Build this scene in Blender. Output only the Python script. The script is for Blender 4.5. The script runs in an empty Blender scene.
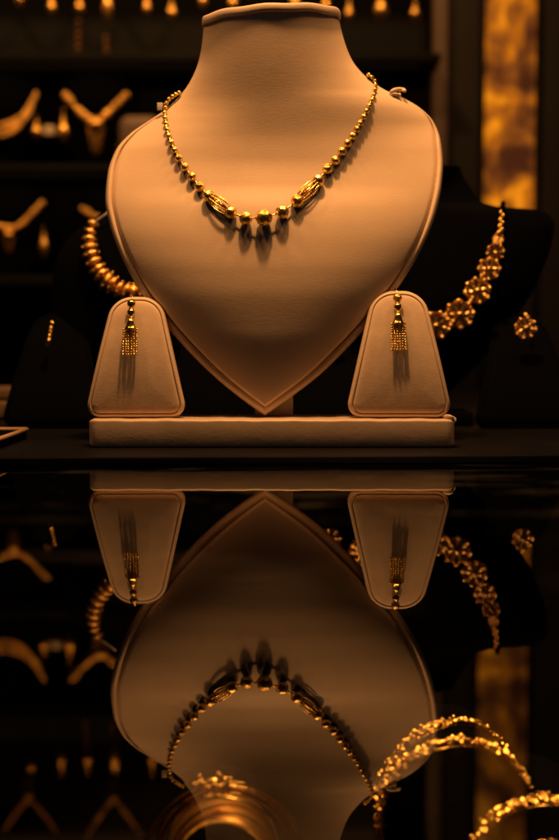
import bpy, bmesh, math, random
import numpy as np
from mathutils import Vector, Matrix

random.seed(7)
PI = math.pi
SC = bpy.context.scene
COL = SC.collection

# ---------------------------------------------------------------- camera geometry (metres)
F = 1167.0                       # focal length in photo pixels (50 mm on a 36 mm frame held upright)
PITCH = math.atan(78 / F)
CAMY, CAMZ = -0.76, 0.074        # the glass counter top is z = 0, the cream plinth's front is y = 0
CP, SP = math.cos(PITCH), math.sin(PITCH)


def P(px, row, y):
    """the point of the place seen at photo pixel (px, row) on the upright plane at depth y"""
    up = 420.0 - row
    dx = px - 279.5
    dy = F * CP + up * SP
    dz = -F * SP + up * CP
    t = (y - CAMY) / dy
    return Vector((dx * t, y, CAMZ + dz * t))


def S(y):
    """metres per photo pixel at depth y"""
    return (y - CAMY) / F


# ---------------------------------------------------------------- materials
def mat(name, base, rough=0.5, metal=0.0, spec=0.5, bump=None, vary=None, sheen=0.0, coat=0.0):
    m = bpy.data.materials.new(name)
    m.use_nodes = True
    nt = m.node_tree
    b = nt.nodes['Principled BSDF']
    b.inputs['Base Color'].default_value = (*base, 1)
    b.inputs['Roughness'].default_value = rough
    b.inputs['Metallic'].default_value = metal
    b.inputs['Specular IOR Level'].default_value = spec
    b.inputs['Sheen Weight'].default_value = sheen
    b.inputs['Coat Weight'].default_value = coat
    tc = nt.nodes.new('ShaderNodeTexCoord')
    if vary:
        scale, amt = vary
        n = nt.nodes.new('ShaderNodeTexNoise')
        n.inputs['Scale'].default_value = scale
        n.inputs['Detail'].default_value = 5
        nt.links.new(tc.outputs['Object'], n.inputs['Vector'])
        r = nt.nodes.new('ShaderNodeValToRGB')
        r.color_ramp.elements[0].position = .3
        r.color_ramp.elements[1].position = .7
        r.color_ramp.elements[0].color = (*[c * (1 - amt) for c in base], 1)
        r.color_ramp.elements[1].color = (*[min(1, c * (1 + amt)) for c in base], 1)
        nt.links.new(n.outputs['Fac'], r.inputs['Fac'])
        nt.links.new(r.outputs['Color'], b.inputs['Base Color'])
    if bump:
        prev = None
        for (scale, stretch, dist, strength) in bump:
            mp = nt.nodes.new('ShaderNodeMapping')
            mp.inputs['Scale'].default_value = stretch
            n = nt.nodes.new('ShaderNodeTexNoise')
            n.inputs['Scale'].default_value = scale
            n.inputs['Detail'].default_value = 6
            n.inputs['Roughness'].default_value = .6
            nt.links.new(tc.outputs['Object'], mp.inputs['Vector'])
            nt.links.new(mp.outputs['Vector'], n.inputs['Vector'])
            bp = nt.nodes.new('ShaderNodeBump')
            bp.inputs['Distance'].default_value = dist
            bp.inputs['Strength'].default_value = strength
            nt.links.new(n.outputs['Fac'], bp.inputs['Height'])
            if prev:
                nt.links.new(prev.outputs['Normal'], bp.inputs['Normal'])
            prev = bp
        nt.links.new(prev.outputs['Normal'], b.inputs['Normal'])
    return m


LEATHER = mat('cream_leatherette', (.75, .60, .46), .5, spec=.32, vary=(35, .035),
              bump=[(230, (1, 1, 5), .00035, .16), (1500, (1, 1, 1.5), .00015, .22), (22, (1, 1, 1), .002, .10)])
LEATHER_TRIM = mat('cream_leatherette_trim', (.75, .60, .46), .42, spec=.4, vary=(60, .04),
                   bump=[(700, (1, 1, 1), .0003, .3), (60, (1, 1, 1), .001, .2)])
SUEDE = mat('cream_suede', (.68, .535, .41), .8, spec=.2, vary=(120, .06),
            bump=[(420, (1, 1, 3), .0004, .22), (40, (1, 1, 1), .002, .14)])
PLINTH = mat('cream_plinth_cover', (.64, .51, .385), .36, spec=.5, vary=(50, .07),
             bump=[(600, (1, 1, 1), .0003, .2), (45, (.6, 1, 1), .002, .13)])
VELVET = mat('black_velvet', (.0028, .0033, .0048), .95, spec=.01, bump=[(900, (1, 1, 1), .0003, .3)])
GOLD = mat('polished_gold', (.95, .64, .18), .17, metal=1)
GOLD_FACET = mat('faceted_gold', (.95, .66, .20), .36, metal=1)
GOLD_WALL = mat('matt_gold', (.93, .56, .15), .3, metal=1)
GOLD_CUT = mat('cut_gold', (.93, .60, .16), .2, metal=1, bump=[(900, (1, 1, 1), .0004, .4)])
GOLD_SOFT = mat('satin_gold', (.95, .60, .16), .3, metal=1, bump=[(500, (1, 1, 1), .0004, .3)])
GOLD_OLD = mat('antique_gold', (.95, .63, .22), .26, metal=1)
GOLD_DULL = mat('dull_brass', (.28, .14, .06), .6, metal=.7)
GOLD_BAND = mat('brushed_gold_band', (.95, .58, .17), .42, metal=1, bump=[(60, (1, 1, 1), .002, .25)])
SHELF = mat('dark_brown_shelf', (.0052, .0058, .0085), .5, spec=.08, vary=(14, .25), bump=[(300, (1, 1, 1), .0002, .3)])
BLACK_PANEL = mat('black_cabinet_board', (.0065, .0072, .0095), .7, spec=.15, vary=(6, .3))
BRONZE = mat('bronze_post_paint', (.17, .12, .10), .5, spec=.3, vary=(20, .12))
BROWN = mat('dark_brown_wall', (.034, .030, .030), .7, spec=.2, vary=(8, .15))
PAPER = mat('white_paper', (.8, .74, .66), .7, spec=.2)
TANEDGE = mat('tan_tray_edge', (.42, .28, .18), .5, spec=.3)
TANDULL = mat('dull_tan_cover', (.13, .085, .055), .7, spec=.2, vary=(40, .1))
GOLD_DARK = mat('dimmed_gold', (.24, .13, .04), .4, metal=1)  # gold darkened in its colour so the mirrored top row looks dimly lit
GOLD_MID = mat('brown_gold', (.85, .47, .12), .5, metal=1)
CASE = mat('black_case_lining', (.012, .010, .009), .9, spec=.05)


def glass_material():
    m = bpy.data.materials.new('counter_glass')
    m.use_nodes = True
    nt = m.node_tree
    nt.nodes.clear()
    out = nt.nodes.new('ShaderNodeOutputMaterial')
    mix = nt.nodes.new('ShaderNodeMixShader')
    tr = nt.nodes.new('ShaderNodeBsdfTransparent')
    tr.inputs['Color'].default_value = (.86, .86, .84, 1)
    gl = nt.nodes.new('ShaderNodeBsdfGlossy')
    gl.inputs['Roughness'].default_value = .006
    fr = nt.nodes.new('ShaderNodeFresnel')
    fr.inputs['IOR'].default_value = 1.42
    tc = nt.nodes.new('ShaderNodeTexCoord')
    sm = nt.nodes.new('ShaderNodeTexNoise')          # faint wiping marks in the gloss
    sm.inputs['Scale'].default_value = 9
    sm.inputs['Detail'].default_value = 7
    nt.links.new(tc.outputs['Object'], sm.inputs['Vector'])
    mr = nt.nodes.new('ShaderNodeMapRange')
    mr.inputs['From Min'].default_value = .45
    mr.inputs['From Max'].default_value = .75
    mr.inputs['To Min'].default_value = .004
    mr.inputs['To Max'].default_value = .03
    nt.links.new(sm.outputs['Fac'], mr.inputs['Value'])
    nt.links.new(mr.outputs['Result'], gl.inputs['Roughness'])
    nt.links.new(fr.outputs['Fac'], mix.inputs['Fac'])
    nt.links.new(tr.outputs['BSDF'], mix.inputs[1])
    nt.links.new(gl.outputs['BSDF'], mix.inputs[2])
    # wiped grease and dust: faint patches with a shape of their own
    mp = nt.nodes.new('ShaderNodeMapping')
    mp.inputs['Scale'].default_value = (1, 2.4, 1)
    mp.inputs['Rotation'].default_value = (0, 0, .25)
    du = nt.nodes.new('ShaderNodeTexNoise')
    du.inputs['Scale'].default_value = 7
    du.inputs['Detail'].default_value = 8
    du.inputs['Roughness'].default_value = .62
    du.inputs['Distortion'].default_value = 1.2
    sp = nt.nodes.new('ShaderNodeTexVoronoi')
    sp.inputs['Scale'].default_value = 90
    nt.links.new(tc.outputs['Object'], mp.inputs['Vector'])
    nt.links.new(mp.outputs['Vector'], du.inputs['Vector'])
    nt.links.new(tc.outputs['Object'], sp.inputs['Vector'])
    m1 = nt.nodes.new('ShaderNodeMapRange')
    m1.inputs['From Min'].default_value = .56
    m1.inputs['From Max'].default_value = .76
    m1.inputs['To Max'].default_value = .045
    nt.links.new(du.outputs['Fac'], m1.inputs['Value'])
    m3 = nt.nodes.new('ShaderNodeMapRange')
    m3.inputs['From Min'].default_value = .045
    m3.inputs['From Max'].default_value = .02
    m3.inputs['To Max'].default_value = .09
    nt.links.new(sp.outputs['Distance'], m3.inputs['Value'])
    ad = nt.nodes.new('ShaderNodeMath')
    ad.operation = 'ADD'
    nt.links.new(m1.outputs['Result'], ad.inputs[0])
    nt.links.new(m3.outputs['Result'], ad.inputs[1])
    df = nt.nodes.new('ShaderNodeBsdfDiffuse')
    df.inputs['Color'].default_value = (.6, .55, .5, 1)
    mix2 = nt.nodes.new('ShaderNodeMixShader')
    nt.links.new(ad.outputs[0], mix2.inputs['Fac'])
    nt.links.new(mix.outputs['Shader'], mix2.inputs[1])
    nt.links.new(df.outputs['BSDF'], mix2.inputs[2])
    nt.links.new(mix2.outputs['Shader'], out.inputs['Surface'])
    return m


def clear_material():
    m = bpy.data.materials.new('clear_glass_underside')
    m.use_nodes = True
    nt = m.node_tree
    nt.nodes.clear()
    out = nt.nodes.new('ShaderNodeOutputMaterial')
    tr = nt.nodes.new('ShaderNodeBsdfTransparent')
    tr.inputs['Color'].default_value = (.93, .93, .91, 1)
    nt.links.new(tr.outputs['BSDF'], out.inputs['Surface'])
    return m


def onyx_material():
    m = bpy.data.materials.new('backlit_amber_onyx')
    m.use_nodes = True
    nt = m.node_tree
    b = nt.nodes['Principled BSDF']
    b.inputs['Base Color'].default_value = (.12, .05, .015, 1)
    b.inputs['Roughness'].default_value = .3
    tc = nt.nodes.new('ShaderNodeTexCoord')
    mp = nt.nodes.new('ShaderNodeMapping')
    mp.inputs['Location'].default_value = (.37, 0, .21)
    mp.inputs['Scale'].default_value = (1.0, 1, .75)
    n = nt.nodes.new('ShaderNodeTexNoise')
    n.inputs['Scale'].default_value = 30
    n.inputs['Detail'].default_value = 8
    n.inputs['Roughness'].default_value = .66
    n.inputs['Distortion'].default_value = .5
    nt.links.new(tc.outputs['Object'], mp.inputs['Vector'])
    nt.links.new(mp.outputs['Vector'], n.inputs['Vector'])
    r = nt.nodes.new('ShaderNodeValToRGB')
    e = r.color_ramp.elements
    e[0].position, e[0].color = .41, (.035, .010, .004, 1)
    e[1].position, e[1].color = .615, (.95, .29, .008, 1)
    k = r.color_ramp.elements.new(.485)
    k.color = (.20, .052, .006, 1)
    k = r.color_ramp.elements.new(.545)
    k.color = (.46, .118, .004, 1)
    n2 = nt.nodes.new('ShaderNodeTexNoise')
    n2.inputs['Scale'].default_value = 15
    n2.inputs['Detail'].default_value = 3
    n2.inputs['Distortion'].default_value = .8
    nt.links.new(mp.outputs['Vector'], n2.inputs['Vector'])
    mx = nt.nodes.new('ShaderNodeMath')
    mx.operation = 'MULTIPLY_ADD'
    mx.inputs[1].default_value = .55
    nt.links.new(n2.outputs['Fac'], mx.inputs[0])
    m2 = nt.nodes.new('ShaderNodeMath')
    m2.operation = 'MULTIPLY'
    m2.inputs[1].default_value = .45
    nt.links.new(n.outputs['Fac'], m2.inputs[0])
    nt.links.new(m2.outputs[0], mx.inputs[2])
    nt.links.new(mx.outputs[0], r.inputs['Fac'])
    nt.links.new(r.outputs['Color'], b.inputs['Emission Color'])
    b.inputs['Emission Strength'].default_value = 1.0
    return m


GLASS, CLEAR, ONYX = glass_material(), clear_material(), onyx_material()

# ---------------------------------------------------------------- object helpers
def tag(o, label=None, cat=None, group=None, kind=None):
    if label: o['label'] = label
    if cat: o['category'] = cat
    if group: o['group'] = group
    if kind: o['kind'] = kind
    return o


def thing(name, loc, label, cat, group=None):
    o = bpy.data.objects.new(name, None)
    o.empty_display_size = .02
    COL.objects.link(o)
    o.location = loc
    return tag(o, label, cat, group)


def rootloc(o):
    v = Vector((0, 0, 0))
    while o is not None:
        v = v + Vector(o.location)
        o = o.parent
    return v


class MB:
    """collects faces in world coordinates, then links them as ONE mesh object"""
    def __init__(self):
        self.v, self.f, self.sm, self.mi = [], [], [], []

    def add(self, verts, faces, smooth=True, mi=0):
        k = len(self.v)
        self.v += [Vector(p) for p in verts]
        self.f += [tuple(i + k for i in f) for f in faces]
        self.sm += [smooth] * len(faces)
        self.mi += [mi] * len(faces)
        return self

    def grid(self, rows, smooth=True, close_u=False, flip=False):
        n = len(rows[0])
        vs = [p for r in rows for p in r]
        fs = []
        for i in range(len(rows) - 1):
            for j in range(n if close_u else n - 1):
                j2 = (j + 1) % n
                q = (i * n + j, i * n + j2, (i + 1) * n + j2, (i + 1) * n + j)
                fs.append(q[::-1] if flip else q)
        return self.add(vs, fs, smooth)

    def fan(self, loop, smooth=False):
        c = Vector((0, 0, 0))
        for p in loop: c += Vector(p)
        c /= len(loop)
        n = len(loop)
        return self.add(list(loop) + [c], [(i, (i + 1) % n, n) for i in range(n)], smooth)

    def sphere(self, c, r, sub=2, smooth=True, sc=(1, 1, 1), rot=None):
        bm = bmesh.new()
        bmesh.ops.create_icosphere(bm, subdivisions=sub, radius=1)
        vs = []
        for v in bm.verts:
            p = Vector((v.co.x * sc[0], v.co.y * sc[1], v.co.z * sc[2])) * r
            if rot is not None: p = rot @ p
            vs.append(p + Vector(c))
        fs = [tuple(v.index for v in f.verts) for f in bm.faces]
        bm.free()
        return self.add(vs, fs, smooth)

    def tube(self, pts, rad, seg=10, caps=True, smooth=True, closed=False, flat=1.0, up=None):
        pts = [Vector(p) for p in pts]
        n = len(pts)
        rr = rad if hasattr(rad, '__len__') else [rad] * n
        rows = []
        ref = Vector(up) if up is not None else Vector((0, 1, 0.001))
        for i, p in enumerate(pts):
            if closed:
                t = pts[(i + 1) % n] - pts[i - 1]
            else:
                t = pts[min(i + 1, n - 1)] - pts[max(i - 1, 0)]
            if t.length < 1e-9: t = Vector((0, 0, 1))
            t.normalize()
            a = t.cross(ref)
            if a.length < 1e-4: a = t.cross(Vector((1, 0, 0)))
            a.normalize()
            b = t.cross(a).normalized()
            rows.append([p + a * (math.cos(2 * PI * k / seg) * rr[i]) + b * (math.sin(2 * PI * k / seg) * rr[i] * flat)
                         for k in range(seg)])
        if closed: rows.append(rows[0])
        self.grid(rows, smooth, close_u=True)
        if caps and not closed:
            self.fan(rows[0], smooth)
            self.fan(rows[-1], smooth)
        return self

    def lathe(self, prof, c, axis=None, seg=20, smooth=True):
        c = Vector(c)
        rot = Vector((0, 0, 1)).rotation_difference(Vector(axis)).to_matrix() if axis is not None else Matrix.Identity(3)
        rows = [[c + rot @ Vector((r * math.cos(2 * PI * k / seg), r * math.sin(2 * PI * k / seg), z)) for k in range(seg)] for r, z in prof]
        self.grid(rows, smooth, close_u=True)
        self.fan(rows[0], smooth)
        self.fan(rows[-1], smooth)
        return self

    def box(self, lo, hi, bev=0.0, seg=3, smooth=True):
        bm = bmesh.new()
        bmesh.ops.create_cube(bm, size=1)
        lo, hi = Vector(lo), Vector(hi)
        for v in bm.verts:
            v.co = Vector([lo[i] + (v.co[i] + .5) * (hi[i] - lo[i]) for i in range(3)])
        if bev > 0:
            bmesh.ops.bevel(bm, geom=bm.edges[:], offset=bev, segments=seg, profile=.5, affect='EDGES')
        bm.verts.index_update()
        vs = [v.co.copy() for v in bm.verts]
        fs = [tuple(v.index for v in f.verts) for f in bm.faces]
        bm.free()
        return self.add(vs, fs, smooth and bev > 0)

    def build(self, name, m, parent=None, loc=None, weld=True):
        org = rootloc(parent) if parent is not None else Vector(loc or (0, 0, 0))
        me = bpy.data.meshes.new(name)
        me.from_pydata([tuple(v - org) for v in self.v], [], self.f)
        me.polygons.foreach_set('use_smooth', self.sm)
        ms = m if isinstance(m, (list, tuple)) else [m]
        for x in ms: me.materials.append(x)
        if len(ms) > 1: me.polygons.foreach_set('material_index', self.mi)
        bm = bmesh.new()
        bm.from_mesh(me)
        if weld: bmesh.ops.remove_doubles(bm, verts=bm.verts[:], dist=1e-6)
        bmesh.ops.recalc_face_normals(bm, faces=bm.faces[:])
        bm.to_mesh(me)
        bm.free()
        me.update()
        o = bpy.data.objects.new(name, me)
        COL.objects.link(o)
        if parent is not None: o.parent = parent
        else: o.location = org
        return o


def copy_tree(o, parent=None):
    c = o.copy()
    COL.objects.link(c)
    c.parent = parent
    for ch in list(o.children):
        copy_tree(ch, c)
    return c


def place(proto, name, parent, loc, scale, rot=None):
    """a copy of a part under another thing (shared mesh)"""
    c = bpy.data.objects.new(name, proto)
    COL.objects.link(c)
    c.parent = parent
    c.location = Vector(loc) - rootloc(parent)
    c.scale = (scale,) * 3 if not hasattr(scale, '__len__') else scale
    if rot is not None:
        c.rotation_mode = 'QUATERNION'
        c.rotation_quaternion = rot
    return c


def mesh_only(mb, name, m):
    o = mb.build(name, m)
    me = o.data
    bpy.data.objects.remove(o)
    return me


def interp(x, xs, ys):
    """smooth monotone-ish cubic through a table"""
    xs, ys = np.array(xs, float), np.array(ys, float)
    h = np.diff(xs)
    d = np.diff(ys) / h
    m = np.zeros(len(xs))
    m[0], m[-1] = d[0], d[-1]
    for i in range(1, len(xs) - 1):
        if d[i - 1] * d[i] > 0:
            w1, w2 = 2 * h[i] + h[i - 1], h[i] + 2 * h[i - 1]
            m[i] = (w1 + w2) / (w1 / d[i - 1] + w2 / d[i])
    x = min(max(x, xs[0]), xs[-1])
    i = int(min(max(np.searchsorted(xs, x) - 1, 0), len(h) - 1))
    t = (x - xs[i]) / h[i]
    return float((2 * t**3 - 3 * t**2 + 1) * ys[i] + (t**3 - 2 * t**2 + t) * h[i] * m[i]
                 + (-2 * t**3 + 3 * t**2) * ys[i + 1] + (t**3 - t**2) * h[i] * m[i + 1])


def spline(pts, n):
    """Catmull-Rom through points (any dimension), n samples evenly spaced along it"""
    p = [np.array(q, float) for q in pts]
    p = [2 * p[0] - p[1]] + p + [2 * p[-1] - p[-2]]
    out = []
    for i in range(1, len(p) - 2):
        for k in range(24):
            t = k / 24
            out.append(.5 * ((2 * p[i]) + (-p[i - 1] + p[i + 1]) * t + (2 * p[i - 1] - 5 * p[i] + 4 * p[i + 1] - p[i + 2]) * t * t
                             + (-p[i - 1] + 3 * p[i] - 3 * p[i + 1] + p[i + 2]) * t**3))
    out.append(p[-2])
    out = np.array(out)
    L = np.concatenate([[0], np.cumsum(np.linalg.norm(np.diff(out, axis=0), axis=1))])
    s = np.linspace(0, L[-1], n)
    return [np.array([np.interp(q, L, out[:, k]) for k in range(out.shape[1])]) for q in s]


# ================================================================ COUNTER AND SHELF
cnt = thing('glass_counter', (0, -.3, -.24), 'dark glass topped counter mirroring the cream display bust above it', 'counter')
g = MB()
gx0, gx1, gy0, gy1 = -.62, .62, -.74, .06
g.add([(gx0, gy0, 0), (gx1, gy0, 0), (gx1, gy1, 0), (gx0, gy1, 0)], [(0, 1, 2, 3)], False, 0)
g.add([(gx0, gy0, -.006), (gx1, gy0, -.006), (gx1, gy1, -.006), (gx0, gy1, -.006)], [(3, 2, 1, 0)], False, 1)
for a, b in (((gx0, gy0), (gx1, gy0)), ((gx1, gy0), (gx1, gy1)), ((gx1, gy1), (gx0, gy1)), ((gx0, gy1), (gx0, gy0))):
    g.add([(*a, -.006), (*b, -.006), (*b, 0), (*a, 0)], [(0, 1, 2, 3)], False, 1)
g.build('glass_top', [GLASS, CLEAR], cnt)
MB().box((gx0, gy0, -.24), (gx1, gy1, -.23)).build('case_floor', CASE, cnt)
MB().box((gx0, gy1 - .01, -.229), (gx1, gy1, -.007)).build('back_panel', CASE, cnt)
MB().box((gx0, gy0, -.229), (gx1, gy0 + .01, -.007)).build('front_panel', CASE, cnt)
for sx in (gx0, gx1 - .01):
    MB().box((sx, gy0 + .011, -.229), (sx + .01, gy1 - .011, -.007)).build('side_panel', CASE, cnt)

ZS = .0048                                                             # top of the dark shelf
sh = MB()
yl, yr = -.094, -.015                                                  # its front edge runs a little askew
prof = [(0, .0006), (0, ZS - .0008), (.0003, ZS - .0002), (.0010, ZS)]
rows = []
for (x, y0) in ((-.8, yl), (.8, yr)):
    r = [Vector((x, y0 + dy, z)) for dy, z in prof]
    r += [Vector((x, 1.22, ZS)), Vector((x, 1.22, .0006))]
    rows.append(r)
sh.grid(rows, False, close_u=True)
sh.fan(rows[0]); sh.fan(rows[1])
tag(sh.build('display_shelf', SHELF, None, (0, .5, .0006)), 'thin dark brown shelf board carrying the cream plinth and black stands', 'shelf')

# ================================================================ CREAM PLINTH
ZP = .0238
pl = thing('display_plinth', (-.005, .028, ZS), 'long low cream padded plinth under the large bust and two earring stands', 'plinth')
x0, x1 = P(88.5, 430, 0).x, P(455, 430, 0).x
bm = MB()
nx, prof = 90, []
for k in range(40):                                                    # rounded, slightly slack cross-section
    a = 2 * PI * k / 40
    ca, sa = math.cos(a), math.sin(a)
    e = .13
    prof.append((math.copysign(abs(ca) ** e, ca), math.copysign(abs(sa) ** e, sa)))
rows = []
for i in range(nx + 1):
    u = i / nx
    x = x0 + (x1 - x0) * u
    d = min(x - x0, x1 - x)
    endk = 1.0 if d > .004 else math.sqrt(max(0, 1 - (1 - d / .004) ** 2)) * .14 + .86
    w = .00012 * math.sin(u * 37) + .0001 * math.sin(u * 91 + 1)
    rows.append([Vector((x, .028 + c * .028 * endk, (ZS + ZP) / 2 + s * ((ZP - ZS) / 2 - .0001) * endk + (w if s > .5 else 0)))
                 for c, s in prof])
bm.grid(rows, True, close_u=True)
bm.fan(rows[0], True); bm.fan(rows[-1], True)
bm.build('padded_cover', PLINTH, pl)
fold = MB()                                                            # the gathered corner of the cover
for k in range(4):
    a = P(441 + k * 2.5, 417 - (k % 2) * .8, .012 + .006 * (k % 2))
    b_ = P(449 + k * 1.6, 416.5 + k * .8, .004 + .003 * k)
    c = P(453.8, 418 + k * 1.6, .003 + .001 * k)
    pts = [Vector(q) for q in spline([a, b_, c], 10)]
    fold.tube(pts, [.0012 * math.sin(PI * (i + 1) / 11) + .0003 for i in range(10)], 8)
fold.build('corner_fold', PLINTH, pl)

# ================================================================ MAIN BUST
LT = [(18, 204), (40, 202.5), (60, 199), (80, 191), (97, 179), (110, 165), (120, 150), (134, 130), (150, 116), (175, 107.5), (200, 105.5),
      (225, 110), (250, 118.5), (275, 130.5), (300, 145.5), (318, 159.5), (348, 185.5), (378, 216), (400, 243), (416, 265)]
RT = [(18, 338.5), (40, 344), (60, 352), (75, 364), (90, 385), (97, 401), (108, 420), (122, 433.5), (140, 440.5), (165, 443), (185, 441.5),
      (210, 436.5), (235, 428), (260, 415.5), (287, 398.5), (315, 377), (345, 350), (375, 319.5), (395, 294), (416, 265)]
MID = [(18, .0330), (60, .0353), (105, .0378), (132, .0383), (158, .0367), (184, .0312), (207, .0224), (224, .0178), (246, .0138), (270, .0108), (298, .0094),
       (330, .0099), (370, .0128), (416, .0164)]
EDG = [(18, .062), (80, .066), (100, .068), (120, .0675), (150, .0590), (200, .0450), (240, .0380), (300, .0320), (350, .0265), (416, .0185)]
EXPO = [(18, .5), (60, .58), (90, .76), (120, 1.05), (150, 1.2), (185, 1.1), (240, .85), (300, .75), (416, .8)]
tab = lambda T, r: interp(r, [a for a, _ in T], [b for _, b in T])
HINS = [(95, 0), (115, 2.0), (150, 5.5), (200, 6.5), (260, 8), (320, 10.5), (416, 12.5)]


AX = 268.0


def bust_lr(row):
    return tab(LT, row), tab(RT, row)


def bust_y(px, row):
    """depth of the front of the bust at a photo pixel"""
    l, r = bust_lr(row)
    s = min(1, (px - AX) / max(1e-6, r - AX) if px > AX else (AX - px) / max(1e-6, AX - l))
    ye, ym = tab(EDG, row), tab(MID, row)
    return ye + (ym - ye) * max(0, 1 - s * s) ** tab(EXPO, row)


bust = thing('necklace_bust', P(272, 416, .026), 'tall cream leather heart-shaped bust wearing the gold bead necklace', 'display bust')
rows = []
row_vals = list(np.linspace(18, 400, 150))
rr = 400
while rr < 416:
    l, r = bust_lr(rr)
    if (r - l) / 2 - tab(HINS, rr) < .4: break
    row_vals.append(rr); rr += .5
ns = 110
for row in row_vals:
    l, r = bust_lr(row)
    hi = tab(HINS, row)
    c, hw = (l + r) / 2, (r - l) / 2
    hc = hw - hi
    ax = min(max(AX, l + .45 * (r - l)), l + .55 * (r - l)) if row > 380 else AX
    lift = max(0, 1 - (row - 18) / 70.0) ** 1.5
    line = []
    for j in range(ns + 1):
        s = math.sin((j / ns - .5) * PI)                       # denser towards the edges
        px = c + s * hc
        y = bust_y(px, row)
        edge = (1 - abs(s)) * hc                               # rounding into the groove at the border
        if hi > .01:
            k = min(1, hi / 5)
            w = 4.5 * k
            if edge < w:
                y += .0042 * k * (1 - math.sqrt(max(0, 1 - (1 - edge / w) ** 2)))
        rowp = row - 11.5 * (1 - s * s) * lift
        line.append(P(px, rowp, y))
    rows.append(line)
bm = MB()
bm.grid(rows)
bm.build('front_cushion', LEATHER, bust)

# border strip: swept round the outline from one shoulder over the tip to the other
path = []
for row in np.linspace(93, 416, 140):
    path.append((bust_lr(row)[0], row, -1))
for row in np.linspace(416, 93, 140)[1:]:
    path.append((bust_lr(row)[1], row, 1))
rows = []
n = len(path)
for i, (px, row, sd) in enumerate(path):
    a, b = path[max(0, i - 1)], path[min(n - 1, i + 1)]
    t = np.array([b[0] - a[0], b[1] - a[1]])
    t = t / np.linalg.norm(t)
    nrm = np.array([-t[1], t[0]])                               # outward: left side going down
    if abs(row - 416) < .01: nrm = np.array([0, 1.0])
    else:
        if nrm[0] * sd < 0: nrm = -nrm
    k = min(1, tab(HINS, row) / 5.0)
    hw_ = tab(HINS, row)
    w = max(.6, hw_ * max(.72, abs(nrm[0]))) + .9
    if abs(row - 416) < .01: w = 10
    ye = tab(EDG, row)
    pr = [(-w, ye + .0060), (-w, ye + .0030), (-w * .93, ye + .0010), (-w * .72, ye - .0011 * k), (-w * .5, ye - .0017 * k), (-w * .25, ye - .0010 * k),
          (-w * .08, ye + .0010), (0, ye + .0036), (0, ye + .0100), (-w * .2, ye + .0145), (-w, ye + .0150)]
    rows.append([P(px + nrm[0] * o, row + nrm[1] * o, y) for o, y in pr])
bm = MB()
bm.grid(rows)
bm.build('edge_trim', LEATHER_TRIM, bust)

rows, back = [], []
for row in np.linspace(18, 414, 100):
    l, r = bust_lr(row)
    ye = tab(EDG, row)
    line = [P(l + .6, row, ye + .002)]
    for j in range(13):
        line.append(P(l + .6 + (r - l - 1.2) * j / 12, row, ye + .0135))
    line.append(P(r - .6, row, ye + .002))
    rows.append(line)
bm = MB()
bm.grid(rows)
bm.build('backboard', LEATHER_TRIM, bust)

# collar ring at the top of the neck
zl, zr = P(204, 26.5, .062).z, P(338.5, 19, .062).z
xl, xr = P(203.6, 24, .062).x, P(339.2, 19, .062).x
hgt = .0058
prof = []
for k in range(9):
    a = -PI / 2 + PI * k / 8
    prof.append((.0016 * math.cos(a) ** .6 if math.cos(a) > 1e-6 else 0, hgt / 2 + math.sin(a) * hgt / 2))
rows = []
topline = []
for j in range(61):
    th = PI * (j / 60)
    s = -math.cos(th)
    x = (xl + xr) / 2 + s * (xr - xl) / 2
    y = .062 - .029 * math.sin(th)
    nx_, ny_ = s * .7, -math.sin(th)
    z0 = zl + (zr - zl) * (s + 1) / 2 - .0008 + .00035 * math.sin(j * .5)
    rows.append([Vector((x + nx_ * o, y + ny_ * o, z0 + z)) for o, z in prof])
    topline.append(rows[-1][-1])
bm = MB()
bm.grid(rows)
bm.fan(topline + [Vector((xr, .075, zr + .005)), Vector((xl, .075, zl + .005))])
bm.build('collar_ring', LEATHER_TRIM, bust)

a, b = P(255, 360, .047), P(293, 416, .047)
MB().box((a.x, .038, ZP - .0005), (b.x, .046, P(274, 300, .05).z), .0015).build('support_post', LEATHER_TRIM, bust)

# ================================================================ BEAD NECKLACE ON THE BUST
bm = MB().sphere((0, 0, 0), 1, 3, False)
for v in bm.v: v *= random.uniform(.945, 1.045)
BEAD = mesh_only(bm, 'bead', GOLD_FACET)
PLAIN = mesh_only(MB().sphere((0, 0, 0), 1, 2, True), 'bead', GOLD)
nl = thing('bead_necklace', P(264, 226, -.012), 'gold ball bead necklace with two caged tube links on the cream bust', 'necklace')


def onbust(px, row, rpx, off=.6):
    y = bust_y(px, row)
    # stand the bead's centre off the surface by its radius
    r = rpx * S(y) * 1.03
    return P(px, row, y - r * (.5 + off)), r * .97


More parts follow.
